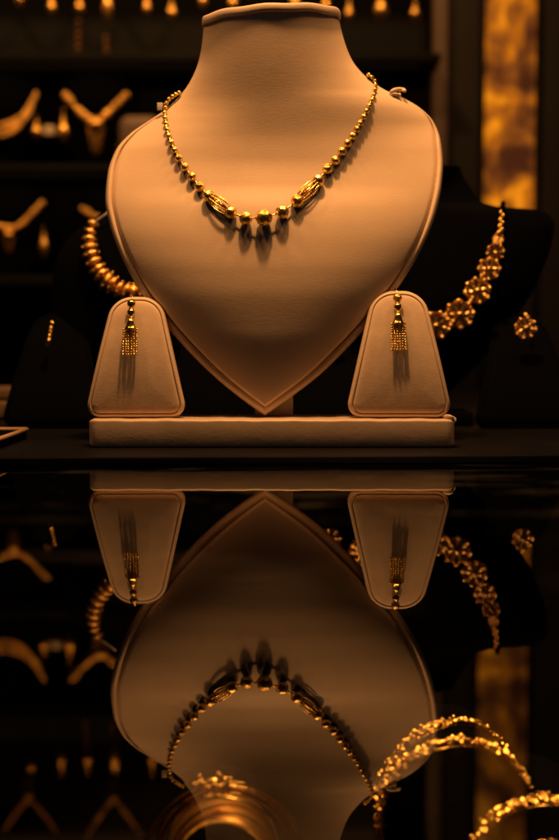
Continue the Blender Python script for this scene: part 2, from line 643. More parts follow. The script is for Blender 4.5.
big = [(245.7, 218.3, 6.6), (264.0, 217.6, 8.3), (282.2, 212.0, 6.8)]
for px, row, r in big:
    p, rad = onbust(px, row, r, .65)
    place(BEAD, 'bead', nl, p, rad, Matrix.Rotation(random.random() * 6, 3, (random.random(), 1, .3)).to_quaternion())
tubeL = ((208.6, 195.8), (231.0, 212.6))
tubeR = ((297.2, 201.0), (318.4, 180.6))
for (a, b) in (tubeL, tubeR):
    for (px, row), r in ((a, 6.6 if a is tubeR[0] else 6.2), (b, 6.2)):
        p, rad = onbust(px, row, r)
        place(BEAD, 'bead', nl, p, rad, Matrix.Rotation(random.random() * 6, 3, (1, random.random(), .3)).to_quaternion())
    pa, ra = onbust(*a, 6)
    pb, rb = onbust(*b, 6)
    ax = (pb - pa).normalized()
    q = ax.orthogonal().normalized()
    q2 = ax.cross(q)
    cg = MB()
    for k in range(10):                                         # cage of bowed wires
        d = q * math.cos(2 * PI * k / 10) + q2 * math.sin(2 * PI * k / 10)
        pts = [pa.lerp(pb, t) + d * (ra * (.45 + .62 * math.sin(PI * t) ** .7)) for t in np.linspace(.06, .94, 14)]
        cg.tube(pts, .00042, 6)
    cg.tube([pa.lerp(pb, t) for t in (.05, .95)], .0016, 8)
    cg.build('tube_link', GOLD, nl)
left = [(199.6, 186.6, 5.2), (191.8, 176.8, 4.7), (184.8, 167.2, 4.3), (178.9, 158.2, 3.9), (174.6, 150, 3.5), (171.2, 142.6, 3.2), (168.8, 135.8, 3.0),
        (167.0, 129.5, 2.8), (166.0, 123.6, 2.6), (165.3, 118.0, 2.5), (165.0, 112.8, 2.4), (165.4, 107.8, 2.3), (166.6, 103.2, 2.2), (169.0, 99.4, 2.1),
        (172.2, 96.6, 2.1), (175.6, 94.6, 2.1), (179.0, 92.8, 2.1)]
right = [(327.2, 168.8, 5.2), (335.0, 160.4, 4.7), (341.8, 151.4, 4.5), (347.6, 143.4, 4.1), (352.4, 136.2, 3.8), (356.6, 129.4, 3.4), (360.2, 123, 3.2),
         (363.6, 117, 3.0), (366.6, 111.2, 2.8), (369.2, 105.6, 2.7), (371.6, 100.2, 2.5), (373.6, 95.0, 2.4), (375.0, 90.0, 2.3), (375.6, 85.2, 2.2),
         (374.6, 80.8, 2.1), (371.9, 77.2, 2.1), (368.6, 75.0, 2.1)]
for chain in (left, right):
    for px, row, r in chain:
        p, rad = onbust(px, row, r)
        place(BEAD, 'bead', nl, p, rad, Matrix.Rotation(random.random() * 6, 3, (1, .4, random.random())).to_quaternion())
th = MB()
seq = [onbust(px, row, 3)[0] for px, row, r in left[::-1]] + [onbust(*tubeL[0], 5)[0], onbust(*tubeL[1], 5)[0]] + \
      [onbust(px, row, r, .65)[0] for px, row, r in big] + [onbust(*tubeR[0], 5)[0], onbust(*tubeR[1], 5)[0]] + [onbust(px, row, 3)[0] for px, row, r in right]
th.tube(seq, .00055, 6)
th.build('thread', GOLD, nl)

# tags at the shoulders
tg = MB()
c = P(160, 106.5, .064)
tg.box((c.x - .0019, .0635, c.z - .0026), (c.x + .0019, .0645, c.z + .0026), .0002)
tg.tube([P(163, 104, .063), P(165.5, 103.5, .061)], .0003, 6)
tag(tg.build('price_tag', PAPER, None, c), 'tiny white paper tag tied to the left end of the bead necklace', 'tag')
lp = MB()
cx_ = P(397.5, 92.5, .064)
arc = []
for k in range(30):
    a = -.35 + 2 * PI * .86 * k / 29
    arc.append(cx_ + Matrix.Rotation(-.28, 3, 'Y') @ Vector((math.cos(a) * .0048, .0015 * math.sin(a * 2), math.sin(a) * .0022)))
lp.tube(arc, .0014, 10, flat=.55)
lp.tube([cx_ + Vector((-.0062, 0, -.0022)), cx_ + Vector((-.003, -.001, -.0012)), cx_ + Vector((.001, 0, -.0018))], .0013, 10)
tag(lp.build('strap_loop', LEATHER_TRIM, None, cx_), 'small cream loop of strap lying on the right shoulder of the bust', 'loop')

# ================================================================ EARRING STANDS
def rounded_poly(corners, n=10):
    """corners: (x, y, radius) counter-clockwise -> outline"""
    out = []
    m = len(corners)
    for i in range(m):
        p0, p1, p2 = np.array(corners[i - 1][:2]), np.array(corners[i][:2]), np.array(corners[(i + 1) % m][:2])
        r = corners[i][2]
        d0, d1 = (p0 - p1) / np.linalg.norm(p0 - p1), (p2 - p1) / np.linalg.norm(p2 - p1)
        ang = math.acos(np.clip(d0 @ d1, -1, 1))
        tl = r / math.tan(ang / 2)
        bis = (d0 + d1) / np.linalg.norm(d0 + d1)
        c = p1 + bis * (r / math.sin(ang / 2))
        s, e = p1 + d0 * tl - c, p1 + d1 * tl - c
        a0, a1 = math.atan2(s[1], s[0]), math.atan2(e[1], e[0])
        while a1 < a0: a1 += 2 * PI
        for k in range(n + 1):
            a = a0 + (a1 - a0) * k / n
            out.append(c + r * np.array([math.cos(a), math.sin(a)]))
    res = []                                                    # resample straight runs
    for i in range(len(out)):
        p, q = out[i], out[(i + 1) % len(out)]
        L = np.linalg.norm(q - p)
        if L < 1e-9: continue
        kk = max(1, int(L / .0016))
        for k in range(kk): res.append(p + (q - p) * k / kk)
    return np.array(res)


def inset(poly, d):
    n = len(poly)
    out = []
    for i in range(n):
        t = poly[(i + 1) % n] - poly[i - 1]
        t = t / (np.linalg.norm(t) + 1e-12)
        out.append(poly[i] + d * np.array([-t[1], t[0]]))
    return np.array(out)


U = 6.62e-4


def make_stand(name, base, sc, lean, m_face, m_edge, label, cat, group, yaw=0.0):
    root = thing(name, base, label, cat, group)
    poly = rounded_poly([(-51.5 * U, 0, 13 * U), (51.5 * U, 0, 13 * U), (24.5 * U, 122 * U, 25 * U), (-24.5 * U, 122 * U, 25 * U)]) * sc
    M = Matrix.Rotation(yaw, 3, 'Z') @ Matrix.Rotation(-lean, 3, 'X')
    B = Vector(base)
    W = lambda uv, w: B + M @ Vector((uv[0], w + 3.0 * uv[1] ** 2 - .085 * uv[1], uv[1]))
    e = MB()
    rows = []
    for d, w in ((0.006, .013), (0.0012, .0128), (0, .0115), (0, .0034), (.0005, .0014), (.0012, .0004), (.0019, .0001), (.0025, .0003), (.0028, .0018)):
        rows.append([W(p, w) for p in inset(poly, d * sc)])
    e.grid(rows, True, close_u=True)
    e.fan(rows[0])
    e.build('edge_trim', m_edge, root)
    f = MB()
    rows = []
    cen = poly.mean(axis=0)
    for d, w in ((.0027, .0016), (.0030, .0005), (.0037, -.0001), (.0050, -.0005), (.0072, -.0007)):
        rows.append([W(p, w) for p in inset(poly, d * sc)])
    last = inset(poly, .0072 * sc)
    for k in (.85, .65, .45, .25, .1):
        rows.append([W(cen + (p - cen) * k, -.0007 - .0004 * (1 - k * k)) for p in last])
    f.grid(rows, True, close_u=True)
    f.fan(rows[-1], True)
    f.build('pad', m_face, root)
    return root, W


LEAN = math.radians(2)
SG = 'cream earring stands on the plinth'
baseL = P(135.8, 416.3, .009); baseL.z = ZP + .0003
baseR = P(399.2, 416.3, .008); baseR.z = ZP + .0003
stL, WL = make_stand('earring_stand', baseL, 1.0, LEAN, SUEDE, LEATHER_TRIM, 'cream rounded earring stand on the left end of the plinth', 'earring stand', SG, yaw=.03)
stR, WR = make_stand('earring_stand', baseR, 1.05, LEAN, SUEDE, LEATHER_TRIM, 'cream rounded earring stand beside the flower necklace', 'earring stand', SG, yaw=-.03)


# tassel earrings
def make_earring(W, sc, x, vtop, label, facet=True):
    """hangs from the top of a stand: x and vtop along the stand's face"""
    top = W((x, vtop), -.0016)
    root = thing('tassel_earring', top, label, 'earring', 'gold tassel earrings on the cream stands')
    s = U * sc
    hk = MB()
    pts = [W((x, vtop + 3 * s), .012), W((x, vtop + 5 * s), .006), W((x, vtop + 3.5 * s), -.0012), top + Vector((0, -.0018, -2 * s))]
    hk.tube([Vector(p) for p in spline(pts, 16)], .00042, 8)
    hk.build('hook', GOLD, root)
    # everything below hangs almost straight down, just clear of the leaning pad
    def at(dz, out=0.0):
        v = vtop - dz * s / math.cos(LEAN)
        p = W((x, v), -.002)
        return Vector((top.x, p.y - .0036 - out, p.z))
    for k, (dz, r) in enumerate(((5.6, 4.5), (14.4, 4.3))):
        m = BEAD if (k == 0 and facet) else PLAIN
        place(m, 'ball', root, at(dz), r * s)
    rg = MB()
    for dz in (10.2, 19.0, 20.8):
        rg.lathe([(1.2 * s, -.7 * s), (2.6 * s, -.6 * s), (3.0 * s, 0), (2.6 * s, .6 * s), (1.2 * s, .7 * s)], at(dz), seg=14)
    rg.build('collar', GOLD, root)
    cp = MB()
    cp.lathe([(.5 * s, 5.6 * s), (2.6 * s, 5.0 * s), (3.8 * s, 2.5 * s), (4.6 * s, -.6 * s), (6.2 * s, -3.4 * s), (7.4 * s, -4.6 * s), (7.2 * s, -5.4 * s), (.5 * s, -5.2 * s)],
             at(26.0), seg=24)
    cp.build('cap', GOLD, root)
    ts = MB()
    for i in range(6):
        ph, ln = random.uniform(0, 6), random.uniform(-.6, .6)
        for k in range(11):
            p = at(31.4 + (2.5 + ln * .05) * k + random.uniform(-.15, .15), out=(.0004 if i % 2 else .0010) + random.uniform(0, .0003))
            ts.sphere(p + Vector(((i - 2.5) * 2.58 * s + .32 * s * math.sin(k * .35 + ph) * k / 10, 0, 0)), random.uniform(1.15, 1.34) * s, 2, True)
    ts.build('tassel', GOLD, root)
    return root


make_earring(WL, 1.0, -4.2 * U, 119.5 * U * 1.0, 'gold tassel earring hanging on the left cream stand', False)
make_earring(WR, 1.02, -1.9 * U, 119.5 * U * 1.05, 'gold tassel earring hanging on the right cream stand')

# ================================================================ BLACK BUSTS BEHIND
YB = .185                                                       # depth of the black display row
HALF = [(165, 48), (176, 52), (188, 60), (200, 68), (206, 82), (208, 119), (214, 137), (225, 143), (245, 140), (277, 128), (299, 117), (330, 96), (360, 70), (390, 40), (416, 6)]


HALF_LOW = [(208, 24), (216, 36), (223, 47), (233, 60), (248, 72), (266, 79), (300, 82), (340, 80), (375, 68), (400, 48), (416, 22)]


def black_bust(cx, HALF, label):
    root = thing('velvet_bust', P(cx, 427, YB + .02), label, 'display bust', 'black velvet busts behind the cream bust')
    rows, brows = [], []
    for row in np.linspace(HALF[0][0], 416, 80):
        h = interp(row, [a for a, _ in HALF], [b for _, b in HALF])
        amp = interp(row, [165, 190, 230, 300, 416], [.028, .022, .026, .03, .012])
        ex = interp(row, [165, 195, 230, 416], [.5, 1.2, .9, .8])
        line = []
        for j in range(41):
            s = math.sin((j / 40 - .5) * PI)
            line.append(P(cx + s * h, row, YB + .03 - amp * max(0, 1 - s * s) ** ex))
        rows.append(line)
        brows.append([P(cx + (j / 8 * 2 - 1) * h, row, YB + .045) for j in range(9)])
    m = MB()
    m.grid(rows)
    for i in range(len(rows) - 1):                               # side walls
        for k in (0, -1):
            m.add([rows[i][k], rows[i + 1][k], brows[i + 1][k], brows[i][k]], [(0, 1, 2, 3)])
    m.grid(brows)
    m.fan(rows[0] + brows[0][::-1])
    m.build('body', VELVET, root)
    b = P(cx, 427, YB + .02)
    MB().box((b.x - .05, YB + .012, ZS + .0002), (b.x + .05, YB + .06, ZS + .012), .002).build('base', VELVET, root)
    return root


def black_y(cx, px, row):
    HH = HALF if cx > 300 else HALF_LOW
    h = interp(row, [a for a, _ in HH], [b for _, b in HH])
    amp = interp(row, [165, 190, 230, 300, 416], [.028, .022, .026, .03, .012])
    ex = interp(row, [165, 195, 230, 416], [.5, 1.2, .9, .8])
    s = min(1, abs(px - cx) / h)
    return YB + .03 - amp * max(0, 1 - s * s) ** ex


CR, CL = 411.0, 134.0
black_bust(CR, HALF, 'black velvet bust wearing the gold flower necklace at the right')
black_bust(CL, HALF_LOW, 'black velvet bust wearing the chunky gold choker at the left')

# flower necklace
fl = MB()
nseg = 48
for lay, (r0, z0, dome) in enumerate(((1.0, 0, .18), (.62, -.16, .22))):
    rows = []
    for i in range(9):
        t = i / 8
        line = []
        for k in range(nseg):
            a = 2 * PI * k / nseg + lay * .39
            lob = .86 + .14 * abs(math.cos(4 * a)) ** .5
            r = r0 * t * (1 if t < .3 else (1 + (lob - 1) * (t - .3) / .7))
            line.append(Vector((r * math.cos(a), z0 - dome * (1 - t * t) * .5 - .22 * t ** 3 * abs(math.cos(4 * a)) + .1 * t, r * math.sin(a))))
        rows.append(line)
    fl.grid(rows, True, close_u=True)
for k in range(8):
    a = 2 * PI * k / 8
    fl.sphere((.90 * math.cos(a), -.18, .90 * math.sin(a)), .19, 2, True)
fl.sphere((0, -.32, 0), .23, 2, True)
FLOWER = mesh_only(fl, 'flower', GOLD_OLD)
fn = thing('flower_necklace', P(CR, 345, YB - .01), 'gold necklace of graded flower links on the black velvet bust', 'necklace')
spots = [(411, 329, 15.5), (436, 325.5, 14.5), (459.5, 314.5, 15), (477.5, 291, 13.5), (489, 269, 11.5), (495.5, 252, 9.2), (498.2, 239, 5.6)]
for px, row, r in spots:
    for sgn in ((1, -1) if px > 412 else (1,)):
        x = CR + sgn * (px - CR)
        y = black_y(CR, x, row) - r * S(YB) * .45
        rot = Matrix.Rotation(sgn * -.25 * (px - CR) / 80, 3, 'Z') @ Matrix.Rotation(random.uniform(-.3, .3), 3, 'X') @ Matrix.Rotation(random.random(), 3, 'Y')
        place(FLOWER, 'flower', fn, P(x, row, y), r * 1.0 * S(y), rot.to_quaternion())
for k in range(8):
    row = 233 - 3.4 * k
    for sgn in (1, -1):
        x = CR + sgn * (89 + .32 * k)
        y = black_y(CR, x, row) - .003
        place(PLAIN, 'bead', fn, P(x + (1.6 if k % 2 else -1.2), row, y), (3.0 - .12 * k) * S(y))
for sgn in (1, -1):
    ck = MB()
    ck.tube([P(CR + sgn * 91.5, 208, YB + .012), P(CR + sgn * 92, 203, YB + .03), P(CR + sgn * 91, 206, YB + .045)], .0022, 8)
    ck.build('cord', VELVET, fn)

# chunky choker on the left black bust
co = thing('chunky_choker', P(CL, 300, YB - .01), 'chunky gold choker of ribbed rings behind the left earring stand', 'necklace')
path = [(93.5, 224), (89.8, 236), (90, 248), (93, 260), (98.5, 270.5), (106, 279.5), (115, 287), (125, 292), (134, 294), (143, 292), (153, 287), (162, 279.5), (169.5, 270.5), (175, 260), (178, 248), (178.2, 236), (174.5, 224)]
pts2 = spline(path, 25)
rg = MB()
prof = []
for k in range(12):
    a = 2 * PI * k / 12
    prof.append((.78 + .26 * math.cos(a), .30 * math.sin(a)))
prof.append(prof[0])
rg.lathe([(.05, -.2)] + prof + [(.05, .2)], (0, 0, 0), seg=24)
for k in range(9):
    a = 2 * PI * k / 9
    rg.sphere((1.0 * math.cos(a), 1.0 * math.sin(a), 0), .17, 1, True, (1, 1, .7))
RING = mesh_only(rg, 'ribbed_ring', GOLD_SOFT)
thr = []
for i, (px, row) in enumerate(pts2):
    y = black_y(CL, px, row) - .004
    p = P(px, row, y)
    q0, q1 = pts2[max(0, i - 1)], pts2[min(24, i + 1)]
    t = (P(*q1, y) - P(*q0, y)).normalized()
    w = 5.6 + 3.8 * math.sin(PI * i / 24) ** .8
    thr.append(p)
    t = (t + Vector((random.uniform(-.14, .14), random.uniform(-.14, .14), random.uniform(-.14, .14)))).normalized()
    w *= random.uniform(.9, 1.1)
    place(RING, 'ribbed_ring', co, p, (w * S(y), w * S(y), 3.3 * S(y) * random.uniform(2.5, 3.4)), Vector((0, 0, 1)).rotation_difference(t))
MB().tube(thr, .0014, 8).build('core_cord', GOLD_SOFT, co)
for sgn in (-1, 1):
    ch = MB()
    c0 = [(CL + sgn * 41, 224), (CL + sgn * 36, 219.5), (CL + sgn * 29, 215), (CL + sgn * 22, 209)]
    ch.tube([P(px, row, YB + .012 - .002 * i) for i, (px, row) in enumerate(c0)], .0007, 8)
    ch.build('tie_cord', PAPER, co)

# black earring stands with flower and twist earrings
def black_stand(px, row_top, label):
    b = P(px, 425, YB - .015); b.z = ZS + .0003
    h = (P(px, row_top, YB + .01).z - b.z)
    return make_stand('velvet_earring_stand', b, h / (122 * U * math.cos(math.radians(12))), math.radians(12), VELVET, VELVET, label, 'earring stand', 'black velvet earring stands')


def flower_earring(px, row, label):
    y = YB - .015 + .012
    root = thing('flower_earring', P(px, row, y), label, 'earring', 'gold flower earrings on black stands')
    place(FLOWER, 'flower', root, P(px, row, y - .004), 11.2 * S(y), Matrix.Rotation(.2, 3, 'Y').to_quaternion())
    place(PLAIN, 'bead', root, P(px, row - 13, y + .001), 3.0 * S(y))
    MB().tube([P(px, row - 18.5, y + .008), P(px, row - 15, y + .001), P(px, row - 10, y - .003)], .0006, 8).build('hook', GOLD, root)


black_stand(527, 308, 'black velvet earring stand holding the flower earring at the right edge')
black_stand(331, 308, 'black velvet earring stand hidden behind the cream bust under a flower earring')
flower_earring(525.5, 328, 'gold flower earring on the black stand at the right edge')
flower_earring(331, 328, 'gold flower earring behind the bust, seen mirrored in the glass')
black_stand(52, 306, 'black velvet earring stand holding the small gold twist earring')
black_stand(213, 306, 'black velvet earring stand behind the bust under the second twist earring')


def twist_earring(px, row, sgn, label):
    y = YB - .015 + .010
    root = thing('twist_earring', P(px, row - 12, y), label, 'earring', 'gold twist earrings on black stands')
    m = MB()
    for k, (dx, dr, r) in enumerate(((2.2, -10.5, 2.6), (1.2, -5.5, 2.5), (.6, -1.5, 2.4), (-.4, 2.5, 2.8), (-1.0, 7.2, 3.6), (-2.4, 10.6, 2.4))):
        m.sphere(P(px + sgn * dx, row + dr, y - .004), r * S(y), 2, True, (1, 1, 1.15))
    m.tube([P(px + sgn * 2, row - 11, y - .004), P(px - sgn * 1.5, row + 9, y - .004)], .0008, 8)
    m.build('twisted_drop', GOLD, root)
    MB().tube([P(px + sgn * 2.2, row - 16, y + .004), P(px + sgn * 2.2, row - 12, y - .003)], .0005, 6).build('hook', GOLD, root)


twist_earring(50, 334, 1, 'small gold twist earring on the black stand by the left edge')
twist_earring(213, 334, -1, 'small gold twist earring behind the bust, seen mirrored in the glass')

# ================================================================ LEFT EDGE: TRAY AND CREAM BLOCK ON THE SHELF
tr = thing('jewellery_tray', P(-40, 428, .03), 'flat black tray with a tan rim cut off by the left edge', 'tray')
tx0, tx1, ty0, ty1 = P(-120, 430, .0).x, P(9, 430, .02).x, -.030, .075
MB().box((tx0, ty0, ZS + .0002), (tx1, ty1, ZS + .006), .001).build('tray_floor', VELVET, tr)
rim = MB()
for (a, b) in (((tx0, ty0), (tx1, ty0)), ((tx1, ty0), (tx1, ty1)), ((tx1, ty1), (tx0, ty1)), ((tx0, ty1), (tx0, ty0))):
    rim.tube([(a[0], a[1], ZS + .0065), (b[0], b[1], ZS + .0065)], .0017, 8)
rim.build('rim', TANEDGE, tr)
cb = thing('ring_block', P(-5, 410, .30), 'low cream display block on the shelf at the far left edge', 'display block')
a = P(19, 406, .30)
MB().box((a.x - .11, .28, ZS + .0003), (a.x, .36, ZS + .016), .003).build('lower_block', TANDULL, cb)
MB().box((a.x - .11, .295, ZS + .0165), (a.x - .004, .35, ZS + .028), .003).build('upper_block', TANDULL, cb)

# ================================================================ BACKGROUND CABINET
YW = .98
cab = thing('wall_cabinet', (-.25, 1.12, ZS), 'tall black wall cabinet with shelves of gold jewellery behind the busts', 'cabinet')
xr_ = P(433, 100, 1.02).x
MB().box((-.85, 1.10, ZS + .0003), (xr_, 1.14, 1.15), 0).build('back_panel', BLACK_PANEL, cab)
for row, th_ in ((57, .013), (168, .012), (281, .016)):
    z = P(100, row, YW - .06).z
    MB().box((-.85, YW - .06, z - th_ / 2), (xr_ - .002, 1.099, z + th_ / 2), .002).build('shelf', BLACK_PANEL, cab)
for row in (-104,):
    z = P(100, row, YW - .06).z
    MB().box((-.85, YW - .06, z - .006), (xr_ - .002, 1.099, z + .006), .002).build('shelf', BLACK_PANEL, cab)

# bronze post, brown walls, amber panel on the right
def panel(name, l, r, y, m, label, cat, th_=.03, top=1.15, bot=ZS + .0003):
    a, b = P(l, 100, y), P(r, 100, y)
    return tag(MB().box((a.x, y, bot), (b.x, y + th_, top), .002).build(name, m, None, (a.x, y, bot)), label, cat)


panel('bronze_post', 433.5, 447.5, .98, BRONZE, 'slim bronze upright post between the black cabinet and brown wall', 'post')
panel('wall_board', 448.5, 479.5, 1.0, BROWN, 'dark brown wall board left of the glowing amber panel', 'wall panel')
panel('amber_panel', 485, 537.5, 1.02, ONYX, 'glowing amber onyx panel with dark smoky veins', 'light panel', bot=P(510, 232, 1.02).z)
panel('wall_board', 485, 537.5, 1.02, BROWN, 'dark brown board standing in for the dim lower part of the amber panel', 'wall panel', top=P(510, 232.6, 1.02).z)  # amber panel's faded lower section, its dimness put into a brown board
panel('wall_board', 543, 640, 1.0, BROWN, 'dark brown wall board right of the glowing amber panel', 'wall panel')
panel('panel_frame', 480, 484.8, 1.0, BLACK_PANEL, 'thin black upright on the left side of the amber panel', 'frame')
panel('panel_frame', 537.8, 542.6, 1.0, BLACK_PANEL, 'thin black upright on the right side of the amber panel', 'frame')
tag(MB().box((-1.6, 1.22, -.3), (1.6, 1.24, 1.6)).build('back_wall', BLACK_PANEL, None, (0, 1.22, -.3)), 'black back wall of the shop window', 'wall', kind='structure')

# --- jewellery on the cabinet wall
def wall_necklace(name, pts, rad_px, label, strands=1, pend=None, y=YW, m=GOLD_WALL):
    mid = pts[len(pts) // 2]
    root = thing(name, P(mid[0], mid[1], y), label, 'necklace', 'gold necklaces in the cabinet')
    for k in range(strands):
        off = (k - (strands - 1) / 2) * rad_px * 2.3
        q = []
        for i, (px, row) in enumerate(pts):
            u = i / (len(pts) - 1)
            q.append((px, row + off * (.25 + .75 * math.sin(PI * u))))
        sm = spline(q, 70)
        t = MB()
        nb = max(12, int(sum(math.hypot(sm[i + 1][0] - sm[i][0], sm[i + 1][1] - sm[i][1]) for i in range(69)) / (rad_px * 1.35)))
        rnd = random.Random(int(px * 7 + k))
        for i, (a, b) in enumerate(spline(q, nb)):
            u = i / (nb - 1)
            r_ = rad_px * S(y) * (.50 + .55 * abs(math.sin(PI * 5 * u + .5)) ** .7) * rnd.uniform(.78, 1.12)
            t.sphere(P(a, b, y - .012 * math.sin(PI * u)), r_, 2, True, (1, .8, 1.1))
        t.tube([P(a, b, y - .012 * math.sin(PI * i / 69)) for i, (a, b) in enumerate(sm)], rad_px * S(y) * .35, 8)
        t.build('strand', m, root)
    if pend:
        px, row, w, h = pend
        d = MB()
        s = S(y)
        MB().sphere(P(px, row - h * .22, y - .024), w * .46 * s, 2, True).build('clasp', m, root)
        d.lathe([(.1 * w * s, -h * .62 * s), (.28 * w * s, -h * .45 * s), (.42 * w * s, -h * .1 * s), (.5 * w * s, h * .14 * s), (.38 * w * s, h * .3 * s), (.15 * w * s, h * .38 * s)],
                P(px, row, y - .016), seg=18)
        d.build('pendant', GOLD_MID if m is GOLD_WALL else m, root)
    return root


def wall_bust(px, row0, row1, half, label):
    """black velvet neck form behind a cabinet necklace"""
    root = thing('velvet_neck_form', P(px, row1, YW + .02), label, 'display bust', 'black velvet neck forms in the cabinet')
    m = MB()
    rows, br = [], []
    for i in range(30):
        t = i / 29
        row = row0 + (row1 - row0) * t
        h = half * (.55 + .5 * math.sin(min(1, t * 1.6) * PI / 2)) * (1 - max(0, t - .55) ** 1.4 * 1.6)
        rows.append([P(px + h * math.sin((j / 16 - .5) * PI), row, YW + .035 - .03 * math.cos((j / 16 - .5) * PI)) for j in range(17)])
        br.append([P(px + h * (j / 8 - 1), row, YW + .06) for j in range(17)])
    m.grid(rows); m.grid(br)
    for i in range(29):
        for k in (0, -1):
            m.add([rows[i][k], rows[i + 1][k], br[i + 1][k], br[i][k]], [(0, 1, 2, 3)])
    m.fan(rows[0] + br[0][::-1]); m.fan(rows[-1] + br[-1][::-1])
    m.build('body', VELVET, root)


wall_bust(96, 70, 164, 46, 'black velvet neck form under the V necklace with a pear pendant')
wall_bust(-8, 70, 164, 62, 'black velvet neck form under the three strand necklace at the left edge')
wall_bust(9, 184, 277, 48, 'black velvet neck form in the lower cabinet row at the left edge')
wall_bust(116, 184, 277, 46, 'black velvet neck form in the lower cabinet row behind the bust')
wall_necklace('gold_collar_necklace', [(66, 95), (73, 104), (81, 113), (90, 120), (96, 121), (103, 118), (110, 111), (118, 103), (126, 95)], 4.6,
              'gold V necklace with large pear pendant on the upper cabinet row', 1, (96, 133, 17, 36))
wall_necklace('strand_necklace', [(-56, 92), (-48, 112), (-32, 126), (-10, 131), (8, 129), (20, 121), (29, 110), (36, 94)], 2.5,
              'gold three strand necklace cut off by the left edge', 3)
wall_necklace('pendant_necklace', [(-24, 204), (-14, 217), (-2, 226), (9, 228.5), (20, 226), (31, 215), (42, 203)], 3.8,
              'gold necklace with oval pendant on the lower row at the left edge', 1, (9, 240, 11, 22))
wall_necklace('curved_necklace', [(83, 209), (92, 215), (100, 220), (112, 226), (124, 225), (136, 217), (148, 206)], 3.8,
              'gold necklace on the lower row, half hidden by the cream bust', 1, (118, 238, 11, 20))
# the row above the picture's top, seen only in the glass
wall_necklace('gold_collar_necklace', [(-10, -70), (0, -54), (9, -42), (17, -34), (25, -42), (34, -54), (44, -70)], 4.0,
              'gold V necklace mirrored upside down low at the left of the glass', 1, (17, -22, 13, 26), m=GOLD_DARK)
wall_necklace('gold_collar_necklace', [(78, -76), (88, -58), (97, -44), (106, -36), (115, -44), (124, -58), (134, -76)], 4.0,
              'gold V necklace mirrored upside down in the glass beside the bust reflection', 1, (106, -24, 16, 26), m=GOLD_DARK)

s = S(YW)
dr = MB()
dr.lathe([(.12, -1.05), (.55, -.82), (.82, -.35), (.80, .1), (.50, .55), (.22, .85), (.10, 1.0)], (0, 0, 0), seg=18)
dr.sphere((0, -.05, .98), .36, 2, True)
DROP = mesh_only(dr, 'drop', GOLD_WALL)
hkm = MB().tube([(0, .2, 1.9), (0, 0, 2.0), (0, -.05, 1.6), (0, 0, 1.2)], .05, 8)
HOOK = mesh_only(hkm, 'hook', GOLD_SOFT)
top_words = ['first', 'second', 'third', 'fourth', 'fifth', 'sixth', 'seventh', 'eighth', 'ninth', 'tenth', 'eleventh', 'twelfth', 'thirteenth']
tops = [(20, -1, 5.5, 9), (52, 7, 5.8, 9), (80, 7, 6.2, 8.5), (108, 6, 6.5, 16), (147, 7, 5.2, 8.5), (172, 12, 6, 8.5), (203, 0, 5.2, 9), (233, 2, 6, 10), (295, 3, 7, 9),
        (326, 6, 5.5, 9), (349, 13, 5.8, 8.5), (381, 9, 9, 12), (415, 13, 6.2, 8)]
for i, (px, row, w, h) in enumerate(tops):
    p = P(px, row, YW)
    r = thing('drop_earring', p, 'blurred gold drop earring, %s from the left along the top row' % top_words[i], 'earring', 'gold drop earrings in the cabinet')
    place(DROP, 'drop', r, p, (w * s, w * s, h * s))
    place(HOOK, 'hook', r, p, (w * s, w * s, h * s))
for px, row, w, h, lab in ((64, 131, 6.8, 10.5, 'gold drop earring between the three strand and V necklaces'),
                           (37, 131, 6.4, 7.5, 'round bright gold earring beside a small cream pad in the cabinet'),
                           (44, 247, 5.4, 10.5, 'gold drop earring on the lower cabinet row above the black stand'),
                           (118, 166, 5, 9, 'gold drop earring in the cabinet hidden behind the cream bust')):
    p = P(px, row, YW)
    r = thing('drop_earring', p, lab, 'earring', 'gold drop earrings in the cabinet')
    place(DROP, 'drop', r, p, (w * s, w * s, h * s))
    place(HOOK, 'hook', r, p, (w * s, w * s, h * s))
b = P(48, 129, YW)
tag(MB().box((b.x - .010, YW + .01, b.z - .008), (b.x + .008, YW + .03, b.z + .008), .004).build('earring_pad', LEATHER_TRIM, None, b),
    'small cream pad behind the round bright earring in the cabinet', 'display pad')
b = P(140, 135, YW - .03)
tag(MB().box((P(118, 135, YW - .03).x, YW - .03, b.z - .05), (P(160, 135, YW - .03).x, YW + .02, P(118, 114, YW - .03).z), .016, 6).build('cushion_block', BRONZE, None, b),
    'rounded dim brown cushion block behind the left shoulder of the cream bust', 'display block')
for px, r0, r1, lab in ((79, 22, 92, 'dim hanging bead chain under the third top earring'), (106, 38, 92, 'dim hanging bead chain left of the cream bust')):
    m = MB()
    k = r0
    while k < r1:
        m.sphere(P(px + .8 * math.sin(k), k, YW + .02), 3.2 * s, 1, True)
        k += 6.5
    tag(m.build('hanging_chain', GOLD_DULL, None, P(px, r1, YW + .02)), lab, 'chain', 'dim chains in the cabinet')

# ================================================================ BANGLES INSIDE THE COUNTER
def arch_stand(c, r, y0, y1, label):
    """black padded arch running away from the viewer, standing on the case floor"""
    root = thing('bangle_stand', (c.x, (y0 + y1) / 2, -.2298), label, 'bangle stand', 'black bangle stands in the counter')
    rows = []
    for y, k in ((y0, .82), (y0 + .002, .94), (y0 + .006, 1), (y1 - .006, 1), (y1, .9)):
        line = [Vector((c.x - r * k, y, -.2298))]
        for a in np.linspace(PI, 0, 25):
            line.append(Vector((c.x + r * k * math.cos(a), y, c.z + r * k * math.sin(a))))
        line.append(Vector((c.x + r * k, y, -.2298)))
        rows.append(line)
    m = MB()
    m.grid(rows)
    m.fan(rows[0]); m.fan(rows[-1])
    m.build('arch', VELVET, root)


